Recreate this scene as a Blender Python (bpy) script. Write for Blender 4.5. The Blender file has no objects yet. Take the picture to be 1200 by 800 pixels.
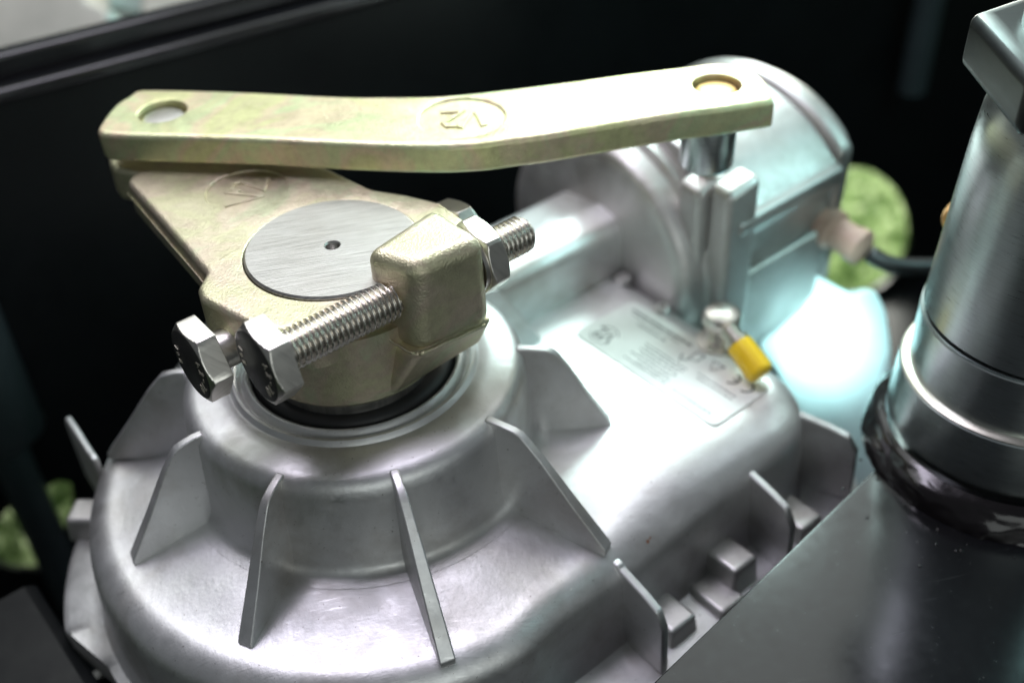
import bpy, bmesh, math, random
from mathutils import Vector, Matrix, noise
random.seed(7)
S = 0.01                      # every length below is in centimetres
sc = bpy.context.scene
col = sc.collection

# ------------------------------------------------------------------ camera
R_ = Vector((0.97619445, -0.21313795, -0.04020711))
U_ = Vector((0.16380857, 0.60297505, 0.78076107))
F_ = Vector((0.14216593, 0.76876089, -0.62353471))
CAM = Vector((0.0, -27.0518, 25.0720))
cd = bpy.data.cameras.new('camera'); cam = bpy.data.objects.new('camera', cd); col.objects.link(cam)
m = Matrix((R_, U_, -F_)).transposed().to_4x4(); m.translation = CAM * S
cam.matrix_world = m
cd.sensor_width = 36; cd.lens = 1297.8 / 1200 * 36
cd.clip_start = 0.01; cd.clip_end = 20
cd.dof.use_dof = True; cd.dof.focus_distance = 0.299; cd.dof.aperture_fstop = 6.0
sc.camera = cam

# ------------------------------------------------------------------ world and lamps
w = bpy.data.worlds.new('World'); sc.world = w; w.use_nodes = True
bg = w.node_tree.nodes['Background']
bg.inputs[0].default_value = (0.62, 0.68, 0.72, 1); bg.inputs[1].default_value = 0.15

def area(name, loc, target, size, power, colr, sy=None, spread=180):
    l = bpy.data.lights.new(name, 'AREA'); l.energy = power; l.color = colr
    l.shape = 'RECTANGLE'; l.size = size * S; l.size_y = (sy or size) * S
    l.spread = math.radians(spread)
    o = bpy.data.objects.new(name, l); col.objects.link(o)
    o.location = Vector(loc) * S
    o.rotation_euler = (Vector(target) - Vector(loc)).to_track_quat('-Z', 'Y').to_euler()
    return o
def spot(name, loc, target, power, colr, ang, blend=0.6, rad=1.5):
    l = bpy.data.lights.new(name, 'SPOT'); l.energy = power; l.color = colr
    l.spot_size = math.radians(ang); l.spot_blend = blend; l.shadow_soft_size = rad * S
    o = bpy.data.objects.new(name, l); col.objects.link(o)
    o.location = Vector(loc) * S
    o.rotation_euler = (Vector(target) - Vector(loc)).to_track_quat('-Z', 'Y').to_euler()
    return o
area('hall_lamp_cool', (25, 34, 32), (12, 1, 2), 13, 1.9, (0.74, 1.0, 0.96))
area('hall_ceiling_light', (4, 33, 48), (1, -4, 2), 90, 2.5, (0.96, 1.0, 0.97), 46)
area('hall_lamp_violet', (-4, 8, 50), (-3, -7, 0), 24, 1.45, (0.89, 0.84, 1.0), 12)
area('added_front_fill', (10, -60, 22), (2, 0, 0), 44, 0.66, (0.93, 1.0, 0.97), 30)  # unseen fill added on the camera side to brighten upright faces
area('added_teal_fill', (48, -4, 30), (4, -4, 2), 14, 0.75, (0.55, 0.97, 0.95))  # unseen teal fill added to tint and lift the right-hand faces
spot('added_patch_spot', (8, -18, 30), tuple(CAM + (F_ + (962 - 600) / 1297.8 * R_ - (388 - 400) / 1297.8 * U_) * 46), 34, (0.62, 1.0, 1.0), 7.4, 0.8)  # unseen narrow spot added to burn out the pale slab
area('added_turf_fill', (44, 62, 10), (47, 50, -32), 24, 17.0, (1.0, 1.0, 0.90))  # unseen source added to light the grass behind the round port
area('added_turf_fill_left', (-26, 60, 0), (-20, 38, -32), 20, 0.6, (0.95, 1.0, 0.80))  # unseen source added to light the grass in the left opening

vs = sc.view_settings
vs.view_transform = 'Standard'; vs.look = 'None'; vs.exposure = 0.0; vs.gamma = 1.0; vs.use_curve_mapping = False
sc.render.engine = 'CYCLES'

# ------------------------------------------------------------------ frame of the machine: u along the box, v across it, z up
AZ = 0.483
cu, su = math.cos(AZ), math.sin(AZ)
def W(u, v, z=0.0): return Vector((u * cu + v * su, u * su - v * cu, z))
def WV(p): return W(p[0], p[1], p[2])
def bp(x, y, z):                                   # where a sight line meets a level plane
    D = F_ + (x - 600) / 1297.8 * R_ - (y - 400) / 1297.8 * U_
    return CAM + D * ((z - CAM.z) / D.z)

# ------------------------------------------------------------------ materials
def newmat(name):
    m = bpy.data.materials.new(name); m.use_nodes = True
    nt = m.node_tree; b = nt.nodes['Principled BSDF']
    return m, nt, b
def N(nt, t, **k):
    n = nt.nodes.new(t)
    for a, v in k.items():
        if a.startswith('i_'):
            n.inputs[a[2:].replace('_', ' ')].default_value = v
        else: setattr(n, a, v)
    return n
def texco(nt, scale=(1, 1, 1), rot=(0, 0, 0)):
    tc = N(nt, 'ShaderNodeTexCoord'); mp = N(nt, 'ShaderNodeMapping')
    mp.inputs['Scale'].default_value = scale; mp.inputs['Rotation'].default_value = rot
    nt.links.new(tc.outputs['Object'], mp.inputs[0]); return mp.outputs[0]
def noise_t(nt, vec, scale, detail=4, rough=0.55, dist=0.0):
    n = N(nt, 'ShaderNodeTexNoise'); n.inputs['Scale'].default_value = scale
    n.inputs['Detail'].default_value = detail; n.inputs['Roughness'].default_value = rough
    n.inputs['Distortion'].default_value = dist
    nt.links.new(vec, n.inputs['Vector']); return n.outputs['Fac']
def ramp(nt, fac, stops):
    r = N(nt, 'ShaderNodeValToRGB'); e = r.color_ramp.elements
    while len(e) < len(stops): e.new(0.5)
    for i, (p, c) in enumerate(stops):
        e[i].position = p; e[i].color = (*c, 1) if len(c) == 3 else c
    nt.links.new(fac, r.inputs[0]); return r.outputs[0]
def rng(nt, fac, a, b, f0=0.3, f1=0.7):
    r = N(nt, 'ShaderNodeMapRange'); r.inputs[1].default_value = f0; r.inputs[2].default_value = f1
    r.inputs[3].default_value = a; r.inputs[4].default_value = b
    nt.links.new(fac, r.inputs[0]); return r.outputs[0]
def bumpn(nt, b, h, strength, dist, prev=None):
    bn = N(nt, 'ShaderNodeBump'); bn.inputs['Strength'].default_value = strength
    bn.inputs['Distance'].default_value = dist
    nt.links.new(h, bn.inputs['Height'])
    if prev: nt.links.new(prev, bn.inputs['Normal'])
    nt.links.new(bn.outputs[0], b.inputs['Normal']); return bn.outputs[0]
def mixc(nt, fac, a, b, mode='MIX'):
    mx = N(nt, 'ShaderNodeMix', data_type='RGBA', blend_type=mode)
    if isinstance(fac, float): mx.inputs[0].default_value = fac
    else: nt.links.new(fac, mx.inputs[0])
    for i, c in ((6, a), (7, b)):
        if isinstance(c, tuple): mx.inputs[i].default_value = (*c, 1)
        else: nt.links.new(c, mx.inputs[i])
    return mx.outputs[2]

def cast_mat(name, tint, dark, r0, r1):
    m, nt, b = newmat(name)
    v = texco(nt)
    n1 = noise_t(nt, v, 22, 5, 0.6, 0.6)
    n2 = noise_t(nt, v, 130, 4, 0.6)
    c = ramp(nt, n1, [(0.30, dark), (0.52, tint), (0.75, tuple(min(1, x * 1.12) for x in tint))])
    sp = ramp(nt, noise_t(nt, v, 900, 2, 0.5), [(0.24, (0.5, 0.48, 0.46)), (0.29, (1, 1, 1))])
    c = mixc(nt, 1.0, c, sp, 'MULTIPLY')
    st = ramp(nt, noise_t(nt, v, 30, 8, 0.62, 0.4), [(0.36, (0.70, 0.67, 0.63)), (0.52, (1, 1, 1))])
    c = mixc(nt, 0.6, c, st, 'MULTIPLY')
    chip = ramp(nt, noise_t(nt, v, 150, 6, 0.75, 0.8), [(0.705, (0, 0, 0)), (0.73, (1, 1, 1))])
    c = mixc(nt, chip, c, (0.86, 0.84, 0.80))
    scr = []
    for (rz, ln, th0) in ((0.5, 26, 0.675), (-0.7, 30, 0.685), (1.3, 22, 0.69)):
        sv_ = texco(nt, (1, ln, 1), (0, 0, rz)); scr.append(ramp(nt, noise_t(nt, sv_, 42, 5, 0.7, 0.25), [(th0, (0, 0, 0)), (th0 + 0.02, (1, 1, 1))]))
    sc_all = mixc(nt, 1.0, mixc(nt, 1.0, scr[0], scr[1], 'ADD'), scr[2], 'ADD')
    scf = N(nt, 'ShaderNodeMath', operation='MULTIPLY'); scf.inputs[1].default_value = 0.45; scf.use_clamp = True
    nt.links.new(sc_all, scf.inputs[0]); c = mixc(nt, scf.outputs[0], c, (0.88, 0.87, 0.86))
    rust = ramp(nt, noise_t(nt, v, 210, 2, 0.5), [(0.79, (0, 0, 0)), (0.81, (1, 1, 1))])
    c = mixc(nt, rust, c, (0.42, 0.20, 0.12))
    nt.links.new(c, b.inputs['Base Color'])
    b.inputs['Metallic'].default_value = 0.88
    # hairline scuffs
    sv = texco(nt, (1, 14, 1), (0, 0, 0.9))
    s1 = noise_t(nt, sv, 120, 3, 0.6, 0.3)
    s1r = rng(nt, s1, 0, 1, 0.60, 0.68)
    rr = rng(nt, n2, r0, r1, 0.3, 0.7)
    add = N(nt, 'ShaderNodeMath', operation='MULTIPLY_ADD'); add.inputs[1].default_value = -0.10
    nt.links.new(s1r, add.inputs[0]); nt.links.new(rr, add.inputs[2])
    nt.links.new(add.outputs[0], b.inputs['Roughness'])
    p = bumpn(nt, b, noise_t(nt, v, 700, 3, 0.6), 0.16, 0.0003)
    p = bumpn(nt, b, n2, 0.18, 0.0010, p)
    bumpn(nt, b, s1, 0.06, 0.0004, p)
    return m
def steel_mat(name, colr, rough, sc_=(1, 1, 40), dirn=(0, 0, 0), bs=0.12, var=0.12, fine=300):
    m, nt, b = newmat(name)
    v = texco(nt, sc_, dirn); v0 = texco(nt)
    s = noise_t(nt, v, fine, 4, 0.65)
    b.inputs['Metallic'].default_value = 1.0
    c = ramp(nt, s, [(0.3, tuple(x * (0.62 if 'shaft' in name else 0.84) for x in colr)), (0.55, colr)])
    d = ramp(nt, noise_t(nt, v0, 60, 5, 0.6), [(0.3, (0.88, 0.86, 0.84)), (0.6, (1, 1, 1))])
    nt.links.new(mixc(nt, 0.6, c, d, 'MULTIPLY'), b.inputs['Base Color'])
    nt.links.new(rng(nt, s, rough - var / 2, rough + var / 2), b.inputs['Roughness'])
    bumpn(nt, b, s, bs, 0.0004)
    return m
def zinc_mat(name, pale):
    m, nt, b = newmat(name)
    v = texco(nt)
    n1 = noise_t(nt, v, 30, 4, 0.55, 1.2)
    c = ramp(nt, n1, [(0.28, (0.62, 0.56, 0.33)), (0.42, (0.66, 0.66, 0.30)), (0.52, (0.74, 0.57, 0.40)),
                      (0.60, (0.60, 0.68, 0.37)), (0.74, (0.68, 0.64, 0.34))])
    c = mixc(nt, pale, c, (0.58, 0.54, 0.45) if pale > 0.5 else (0.68, 0.68, 0.47))
    n3 = ramp(nt, noise_t(nt, v, 380, 4, 0.65), [(0.3, (0.78, 0.76, 0.74)), (0.6, (1, 1, 1))])
    nt.links.new(mixc(nt, 0.7, c, n3, 'MULTIPLY'), b.inputs['Base Color'])
    b.inputs['Metallic'].default_value = 0.85
    nt.links.new(rng(nt, noise_t(nt, v, 90, 4), 0.32, 0.46), b.inputs['Roughness'])
    p = bumpn(nt, b, noise_t(nt, v, 1500, 3, 0.6), 0.6, 0.0004)
    bumpn(nt, b, noise_t(nt, v, 140, 3), 0.12, 0.0008, p)
    return m
def paint_mat(name, colr, rough, bump=0.05, metallic=0.0, fine=120, coat=0.0, dust=0.0):
    m, nt, b = newmat(name)
    v = texco(nt)
    n = noise_t(nt, v, fine, 4, 0.6)
    c = ramp(nt, noise_t(nt, v, 25, 5, 0.6), [(0.3, tuple(x * 0.8 for x in colr)), (0.7, tuple(min(1, x * 1.15) for x in colr))])
    if dust:
        ds = ramp(nt, noise_t(nt, v, 520, 4, 0.7), [(0.66, (0, 0, 0)), (0.72, (1, 1, 1))])
        dm = N(nt, 'ShaderNodeMath', operation='MULTIPLY'); dm.inputs[1].default_value = dust; nt.links.new(ds, dm.inputs[0])
        c = mixc(nt, dm.outputs[0], c, (0.35, 0.34, 0.32))
        sv_ = texco(nt, (1, 30, 1), (0, 0, -0.56)); ss = ramp(nt, noise_t(nt, sv_, 30, 4, 0.6, 0.1), [(0.66, (0, 0, 0)), (0.70, (1, 1, 1))])
        sm_ = N(nt, 'ShaderNodeMath', operation='MULTIPLY'); sm_.inputs[1].default_value = dust * 0.5; nt.links.new(ss, sm_.inputs[0])
        c = mixc(nt, sm_.outputs[0], c, (0.20, 0.20, 0.20))
    nt.links.new(c, b.inputs['Base Color'])
    b.inputs['Metallic'].default_value = metallic
    nt.links.new(rng(nt, n, rough * 0.85, rough * 1.15), b.inputs['Roughness'])
    b.inputs['Coat Weight'].default_value = coat
    if name == 'black_gloss_paint': b.inputs['Specular IOR Level'].default_value = 0.22
    bumpn(nt, b, n, bump, 0.0008)
    return m
M = {}
M['cast'] = cast_mat('cast_aluminium', (0.68, 0.68, 0.68), (0.56, 0.555, 0.55), 0.40, 0.52)
M['castd'] = cast_mat('cast_aluminium_rough', (0.54, 0.53, 0.52), (0.41, 0.40, 0.39), 0.42, 0.54)
M['zinc'] = zinc_mat('yellow_zinc_plated_iron', 0.35); M['zincb'] = zinc_mat('dull_zinc_plated_iron', 0.6)
M['shaft'] = steel_mat('ground_shaft_steel', (0.50, 0.49, 0.465), 0.36, (1.0, 45, 1), (0, 0, 0.16), 0.30, 0.16, 60)
M['bolt'] = steel_mat('stainless_bolt', (0.72, 0.69, 0.64), 0.33, (3, 40, 3), (0, 0, -AZ), 0.05, 0.06, 40)
M['thread'] = steel_mat('stainless_thread', (0.80, 0.76, 0.70), 0.26, (1, 1, 1), (0, 0, 0), 0.05, 0.08, 500)
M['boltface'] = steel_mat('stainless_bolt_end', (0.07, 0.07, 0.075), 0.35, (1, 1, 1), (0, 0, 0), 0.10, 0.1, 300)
M['boltface'] = paint_mat('bolt_end_dark_reflection', (0.035, 0.034, 0.034), 0.45, 0.08); M['boltface'].node_tree.nodes['Principled BSDF'].inputs['Specular IOR Level'].default_value = 0.12  # dark reflection put into the colour; the bolt ends are plain stainless
M['mark'] = steel_mat('stamped_mark', (0.55, 0.52, 0.44), 0.5, (1, 1, 1), (0, 0, 0), 0.05, 0.1, 300)
M['tube'] = steel_mat('turned_tube_steel', (0.52, 0.57, 0.57), 0.29, (1, 1, 14), (0, 0, 0), 0.018, 0.04, 160)
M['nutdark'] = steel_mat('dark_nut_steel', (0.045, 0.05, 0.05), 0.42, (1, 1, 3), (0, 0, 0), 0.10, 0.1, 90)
M['ring'] = steel_mat('bright_turned_edge', (0.62, 0.60, 0.52), 0.38, (1, 1, 20), (0, 0, 0), 0.08, 0.1, 90)
M['black'] = paint_mat('black_gloss_paint', (0.005, 0.006, 0.0065), 0.42, 0.04)
M['blackbar'] = paint_mat('black_satin_paint', (0.007, 0.007, 0.008), 0.17, 0.018, 0.0, 260, 0.0, 0.08)
M['weld'] = paint_mat('painted_weld', (0.010, 0.008, 0.009), 0.20, 0.15, 0.3, 160, 0.2)
M['rubber'] = paint_mat('black_rubber', (0.012, 0.012, 0.013), 0.45, 0.05)
M['plinth'] = paint_mat('dark_painted_post', (0.030, 0.042, 0.045), 0.40)
M['label'] = paint_mat('silver_label_film', (0.80, 0.82, 0.79), 0.5, 0.02, 0.0, 60)
M['ink'] = paint_mat('label_ink', (0.05, 0.06, 0.06), 0.5, 0.01)
M['yellow'] = paint_mat('yellow_plastic', (0.95, 0.60, 0.02), 0.35, 0.02)
M['cable'] = M['rubber']
M['gland'] = paint_mat('beige_gland', (0.46, 0.29, 0.23), 0.45, 0.05)
M['bright_patch'] = paint_mat('bright_patch_tone', (0.66, 0.78, 0.80), 0.40, 0.01)  # tone of the made-up slab that replaces the bright patch
M['greycase'] = paint_mat('light_grey_case', (0.44, 0.41, 0.37), 0.45, 0.02)
M['greymid'] = paint_mat('mid_grey_case', (0.20, 0.20, 0.19), 0.45, 0.02)
M['greydark'] = paint_mat('dark_grey_case', (0.05, 0.05, 0.05), 0.45, 0.02)
M['palegreen'] = paint_mat('pale_green_trim', (0.38, 0.50, 0.46), 0.35, 0.02)
M['brass'] = paint_mat('brass_screw', (0.62, 0.36, 0.14), 0.35, 0.02, 0.9)
M['turf'] = paint_mat('turf_mat', (0.035, 0.075, 0.018), 0.8, 0.3)
def blade_mat():
    m, nt, b = newmat('turf_blade'); v = texco(nt)
    c = ramp(nt, noise_t(nt, v, 70, 3, 0.6), [(0.36, (0.06, 0.13, 0.03)), (0.5, (0.24, 0.34, 0.14)), (0.62, (0.60, 0.68, 0.45))])
    nt.links.new(c, b.inputs['Base Color']); b.inputs['Roughness'].default_value = 0.6
    return m
M['blade'] = blade_mat()
M['floorhall'] = paint_mat('hall_floor_paint', (0.05, 0.05, 0.05), 0.6, 0.02)

# ------------------------------------------------------------------ mesh helpers
def link(o, parent=None):
    col.objects.link(o)
    if parent: o.parent = parent
    return o
def obj(name, bm, mat, parent=None, smooth=40, bevel=0, segs=2, recalc=True, subsurf=0):
    """bm holds world centimetres; the object is stored relative to its top-level thing."""
    if recalc: bmesh.ops.recalc_face_normals(bm, faces=bm.faces)
    org = Vector((0, 0, 0)); p = parent
    while p is not None: org += p.location / S; p = p.parent
    me = bpy.data.meshes.new(name)
    if parent is None:
        cs = [v.co.copy() for v in bm.verts]
        org = Vector((sum(c.x for c in cs) / len(cs), sum(c.y for c in cs) / len(cs), min(c.z for c in cs)))
    for v in bm.verts: v.co = (v.co - org) * S
    bm.to_mesh(me); bm.free()
    me.materials.append(mat)
    for f in me.polygons: f.use_smooth = smooth > 0
    if smooth and smooth < 180: me.set_sharp_from_angle(angle=math.radians(smooth))
    o = bpy.data.objects.new(name, me); link(o, parent)
    if parent is None: o.location = org * S
    if bevel:
        b = o.modifiers.new('bevel', 'BEVEL'); b.width = bevel * S; b.segments = segs
        b.limit_method = 'ANGLE'; b.angle_limit = math.radians(32); b.harden_normals = False
        for f in me.polygons: f.use_smooth = True
        if 'sharp_edge' in me.attributes: me.attributes.remove(me.attributes['sharp_edge'])
        wn = o.modifiers.new('wn', 'WEIGHTED_NORMAL'); wn.keep_sharp = False
    if subsurf:
        ss = o.modifiers.new('sub', 'SUBSURF'); ss.levels = subsurf; ss.render_levels = subsurf
    return o
def thing(name, label, cat, loc, group=None):
    o = bpy.data.objects.new(name, None); o.empty_display_size = 0.01; col.objects.link(o)
    o.location = Vector(loc) * S; o['label'] = label; o['category'] = cat
    if group: o['group'] = group
    return o
def tag(o, label, cat, group=None):
    o['label'] = label; o['category'] = cat
    if group: o['group'] = group
    return o
def struct(o, kind='structure'): o['kind'] = kind; return o

def prism(bm, out, z0, z1, holes=(), fr=WV):
    """vertical prism over outline 'out' [(a,b)...]; holes = [(points, depth or None)]"""
    def loop(pts, z): return [bm.verts.new(fr((p[0], p[1], z))) for p in pts]
    def edges(vs): return [bm.edges.new((vs[i], vs[(i + 1) % len(vs)])) for i in range(len(vs))]
    def side(a, b):
        for i in range(len(a)):
            j = (i + 1) % len(a); bm.faces.new((a[i], a[j], b[j], b[i]))
    T = loop(out, z1); B = loop(out, z0); et = edges(T); eb = edges(B); side(B, T)
    for pts, depth in holes:
        t = loop(pts, z1); et += edges(t)
        if depth is None:
            b = loop(pts, z0); eb += edges(b); side(t, b)
        else:
            b = loop(pts, z1 - depth); side(t, b); bm.faces.new(b)
    bmesh.ops.triangle_fill(bm, use_beauty=True, use_dissolve=False, edges=et)
    bmesh.ops.triangle_fill(bm, use_beauty=True, use_dissolve=False, edges=eb)
def rprism(bm, out, z0, z1, holes=(), r=0.2, fr=WV, k=5):
    """prism whose outer rim is rolled over with radius r, top and bottom"""
    P = [Vector(p) for p in out]; n = len(P)
    area_ = sum(P[i].x * P[(i + 1) % n].y - P[(i + 1) % n].x * P[i].y for i in range(n)); sg = 1 if area_ > 0 else -1
    NN = []
    for i in range(n):
        a = (P[i] - P[i - 1]).normalized(); b = (P[(i + 1) % n] - P[i]).normalized(); t = (a + b).normalized()
        c_ = max(0.6, t.dot(a)); NN.append(Vector((t.y, -t.x)) * sg / c_)
    rings = []
    for q in range(k + 1):
        a = math.pi / 2 * q / k; rings.append(([p - m_ * (r * (1 - math.sin(a))) for p, m_ in zip(P, NN)], z0 + r * (1 - math.cos(a)) ))
    for q in range(k + 1):
        a = math.pi / 2 * (1 - q / k); rings.append(([p - m_ * (r * (1 - math.sin(a))) for p, m_ in zip(P, NN)], z1 - r * (1 - math.cos(a))))
    L = [[bm.verts.new(fr((p.x, p.y, z))) for p in pts] for pts, z in rings]
    for A, B in zip(L[:-1], L[1:]):
        for i in range(n): bm.faces.new((A[i], A[(i + 1) % n], B[(i + 1) % n], B[i]))
    def edges(vs):
        o = []
        for i in range(len(vs)):
            e = bm.edges.get((vs[i], vs[(i + 1) % len(vs)])); o.append(e or bm.edges.new((vs[i], vs[(i + 1) % len(vs)])))
        return o
    eb = edges(L[0]); et = edges(L[-1])
    for pts, depth in holes:
        lip = 0.05; cxy = Vector((sum(p[0] for p in pts) / len(pts), sum(p[1] for p in pts) / len(pts)))
        t0 = [bm.verts.new(fr((*(Vector(p) + (Vector(p) - cxy).normalized() * lip), z1))) for p in pts]
        t = [bm.verts.new(fr((p[0], p[1], z1 - lip))) for p in pts]; et += edges(t0)
        zb = z0 if depth is None else z1 - depth
        b = [bm.verts.new(fr((p[0], p[1], zb))) for p in pts]
        for A, B in ((t0, t), (t, b)):
            for i in range(len(A)): bm.faces.new((A[i], A[(i + 1) % len(A)], B[(i + 1) % len(A)], B[i]))
        if depth is None: eb += edges(b)
        else: bm.faces.new(b)
    bmesh.ops.triangle_fill(bm, use_beauty=True, use_dissolve=False, edges=et)
    bmesh.ops.triangle_fill(bm, use_beauty=True, use_dissolve=False, edges=eb)
def circ(cx, cy, r, n=48, a0=0): return [(cx + r * math.cos(a0 + 2 * math.pi * i / n), cy + r * math.sin(a0 + 2 * math.pi * i / n)) for i in range(n)]
def roundpoly(pts, r, n=6):
    """round the corners of a closed polygon; r a number or one per corner"""
    out = []; k = len(pts)
    for i in range(k):
        p0, p1, p2 = Vector(pts[i - 1]), Vector(pts[i]), Vector(pts[(i + 1) % k])
        rr = r[i] if isinstance(r, (list, tuple)) else r
        a = (p0 - p1); b = (p2 - p1); la, lb = a.length, b.length
        a.normalize(); b.normalize()
        if rr <= 0: out.append(tuple(p1)); continue
        ang = a.angle(b); t = min(rr / math.tan(ang / 2), la * 0.49, lb * 0.49)
        s = p1 + a * t; e = p1 + b * t
        for q in range(n + 1):
            x = q / n; out.append(tuple(s * (1 - x) ** 2 + p1 * 2 * x * (1 - x) + e * x * x))
    return out
def lathe(bm, prof, org, ax=(0, 0, 1), n=64, ref=None, a0=0.0, rf=None):
    ax = Vector(ax).normalized(); org = Vector(org)
    ref = Vector(ref) if ref else (Vector((1, 0, 0)) if abs(ax.x) < 0.8 else Vector((0, 1, 0)))
    e1 = (ref - ax * ref.dot(ax)).normalized(); e2 = ax.cross(e1)
    rings = []
    for r, h in prof:
        if r <= 1e-6: rings.append([bm.verts.new(org + ax * h)])
        else:
            L = []
            for i in range(n):
                a = a0 + 2 * math.pi * i / n; q = r if rf is None else rf(r, a, h)
                L.append(bm.verts.new(org + ax * h + (e1 * math.cos(a) + e2 * math.sin(a)) * q))
            rings.append(L)
    for A, B in zip(rings[:-1], rings[1:]):
        if len(A) == 1 and len(B) == 1: continue
        for i in range(n):
            j = (i + 1) % n
            if len(A) == 1: bm.faces.new((A[0], B[j], B[i]))
            elif len(B) == 1: bm.faces.new((A[i], A[j], B[0]))
            else: bm.faces.new((A[i], A[j], B[j], B[i]))
    for L in (rings[0], rings[-1]):
        if len(L) > 2: bm.faces.new(L)
def hullbox(bm, c8):
    v = [bm.verts.new(Vector(p)) for p in c8]
    for f in ((0, 1, 2, 3), (4, 5, 6, 7), (0, 1, 5, 4), (1, 2, 6, 5), (2, 3, 7, 6), (3, 0, 4, 7)):
        bm.faces.new([v[i] for i in f])
def box(bm, u0, u1, v0, v1, z0, z1, fr=W):
    hullbox(bm, [fr(u0, v0, z0), fr(u1, v0, z0), fr(u1, v1, z0), fr(u0, v1, z0), fr(u0, v0, z1), fr(u1, v0, z1), fr(u1, v1, z1), fr(u0, v1, z1)])
def extrude_profile(bm, prof, u0, u1):
    """profile [(v,z)] carried along u"""
    A = [bm.verts.new(W(u0, p[0], p[1])) for p in prof]; B = [bm.verts.new(W(u1, p[0], p[1])) for p in prof]
    for i in range(len(A)):
        j = (i + 1) % len(A); bm.faces.new((A[i], A[j], B[j], B[i]))
    bm.faces.new(A); bm.faces.new(B)
def tube(bm, pts, r, n=16):
    pts = [Vector(p) for p in pts]; rings = []; prev = None
    for i, p in enumerate(pts):
        t = (pts[min(i + 1, len(pts) - 1)] - pts[max(i - 1, 0)]).normalized()
        if prev is None: e1 = t.orthogonal().normalized()
        else: e1 = (prev - t * prev.dot(t)).normalized()
        prev = e1; e2 = t.cross(e1)
        rr = r[i] if isinstance(r, (list, tuple)) else r
        rings.append([bm.verts.new(p + (e1 * math.cos(2 * math.pi * k / n) + e2 * math.sin(2 * math.pi * k / n)) * rr) for k in range(n)])
    for A, B in zip(rings[:-1], rings[1:]):
        for k in range(n): bm.faces.new((A[k], A[(k + 1) % n], B[(k + 1) % n], B[k]))
    bm.faces.new(rings[0]); bm.faces.new(rings[-1])
def bez(p0, p1, p2, p3, n=20):
    p0, p1, p2, p3 = map(Vector, (p0, p1, p2, p3))
    return [p0 * (1 - t) ** 3 + p1 * 3 * t * (1 - t) ** 2 + p2 * 3 * t * t * (1 - t) + p3 * t ** 3 for t in [i / n for i in range(n + 1)]]
def ribbon(bm, pts, wd, z0, z1, fr):
    """a raised or printed stroke along 2-D points"""
    P = [Vector(p) for p in pts]; L = []; Rr = []
    for i, p in enumerate(P):
        t = (P[min(i + 1, len(P) - 1)] - P[max(i - 1, 0)]).normalized(); n_ = Vector((-t.y, t.x))
        L.append(p + n_ * wd / 2); Rr.append(p - n_ * wd / 2)
    for i in range(len(P) - 1):
        a, b, c_, d = L[i], L[i + 1], Rr[i + 1], Rr[i]
        lo = [bm.verts.new(fr((q.x, q.y, z0))) for q in (a, b, c_, d)]
        hi = [bm.verts.new(fr((q.x, q.y, z1))) for q in (a, b, c_, d)]
        bm.faces.new(hi); bm.faces.new(lo)
        for k in range(4): bm.faces.new((lo[k], lo[(k + 1) % 4], hi[(k + 1) % 4], hi[k]))
def sm(x, a=0.0, b=1.0):
    t = max(0.0, min(1.0, (x - a) / (b - a))); return t * t * (3 - 2 * t)
def NB(): return bmesh.new()

# ================================================================== SETTING
fr_xy = lambda p: Vector((p[0], p[1], p[2]))
# turf the pit frame stands on
bm = NB(); box(bm, -120, 220, -220, 120, -32.5, -32, lambda u, v, z: Vector((u, -v, z)))
struct(obj('ground', bm, M['turf'], smooth=0))
# turf blades where they can be seen: through the wall port and through the floor cut-out
def turf(name, cx, cy, rx, ry, n, h):
    bm = NB()
    for i in range(n):
        x = cx + random.uniform(-rx, rx); y = cy + random.uniform(-ry, ry)
        a = random.uniform(0, 6.283); wd = random.uniform(0.16, 0.30); hh = h * random.uniform(0.6, 1.2)
        lx, ly = random.uniform(-.8, .8), random.uniform(-.8, .8)
        d = Vector((math.cos(a), math.sin(a), 0)) * wd
        b = Vector((x, y, -32))
        v = [bm.verts.new(b - d), bm.verts.new(b + d), bm.verts.new(b + Vector((lx * .4, ly * .4, hh * .6)) + d * .7),
             bm.verts.new(b + Vector((lx, ly, hh))), bm.verts.new(b + Vector((lx * .4, ly * .4, hh * .6)) - d * .7)]
        bm.faces.new(v)
    return struct(obj(name, bm, M['blade'], smooth=0, recalc=False), 'stuff')
pt = bp(1000, 275, -32)
turf('artificial_grass', pt.x, pt.y, 13, 17, 17000, 2.0)

# ================================================================== FOUNDATION BOX (black painted pit frame)
fb = thing('foundation_box', 'black painted steel pit box around the grey gear motor, with lipped rim and round port', 'motor box', (0, 0, -12))
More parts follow.
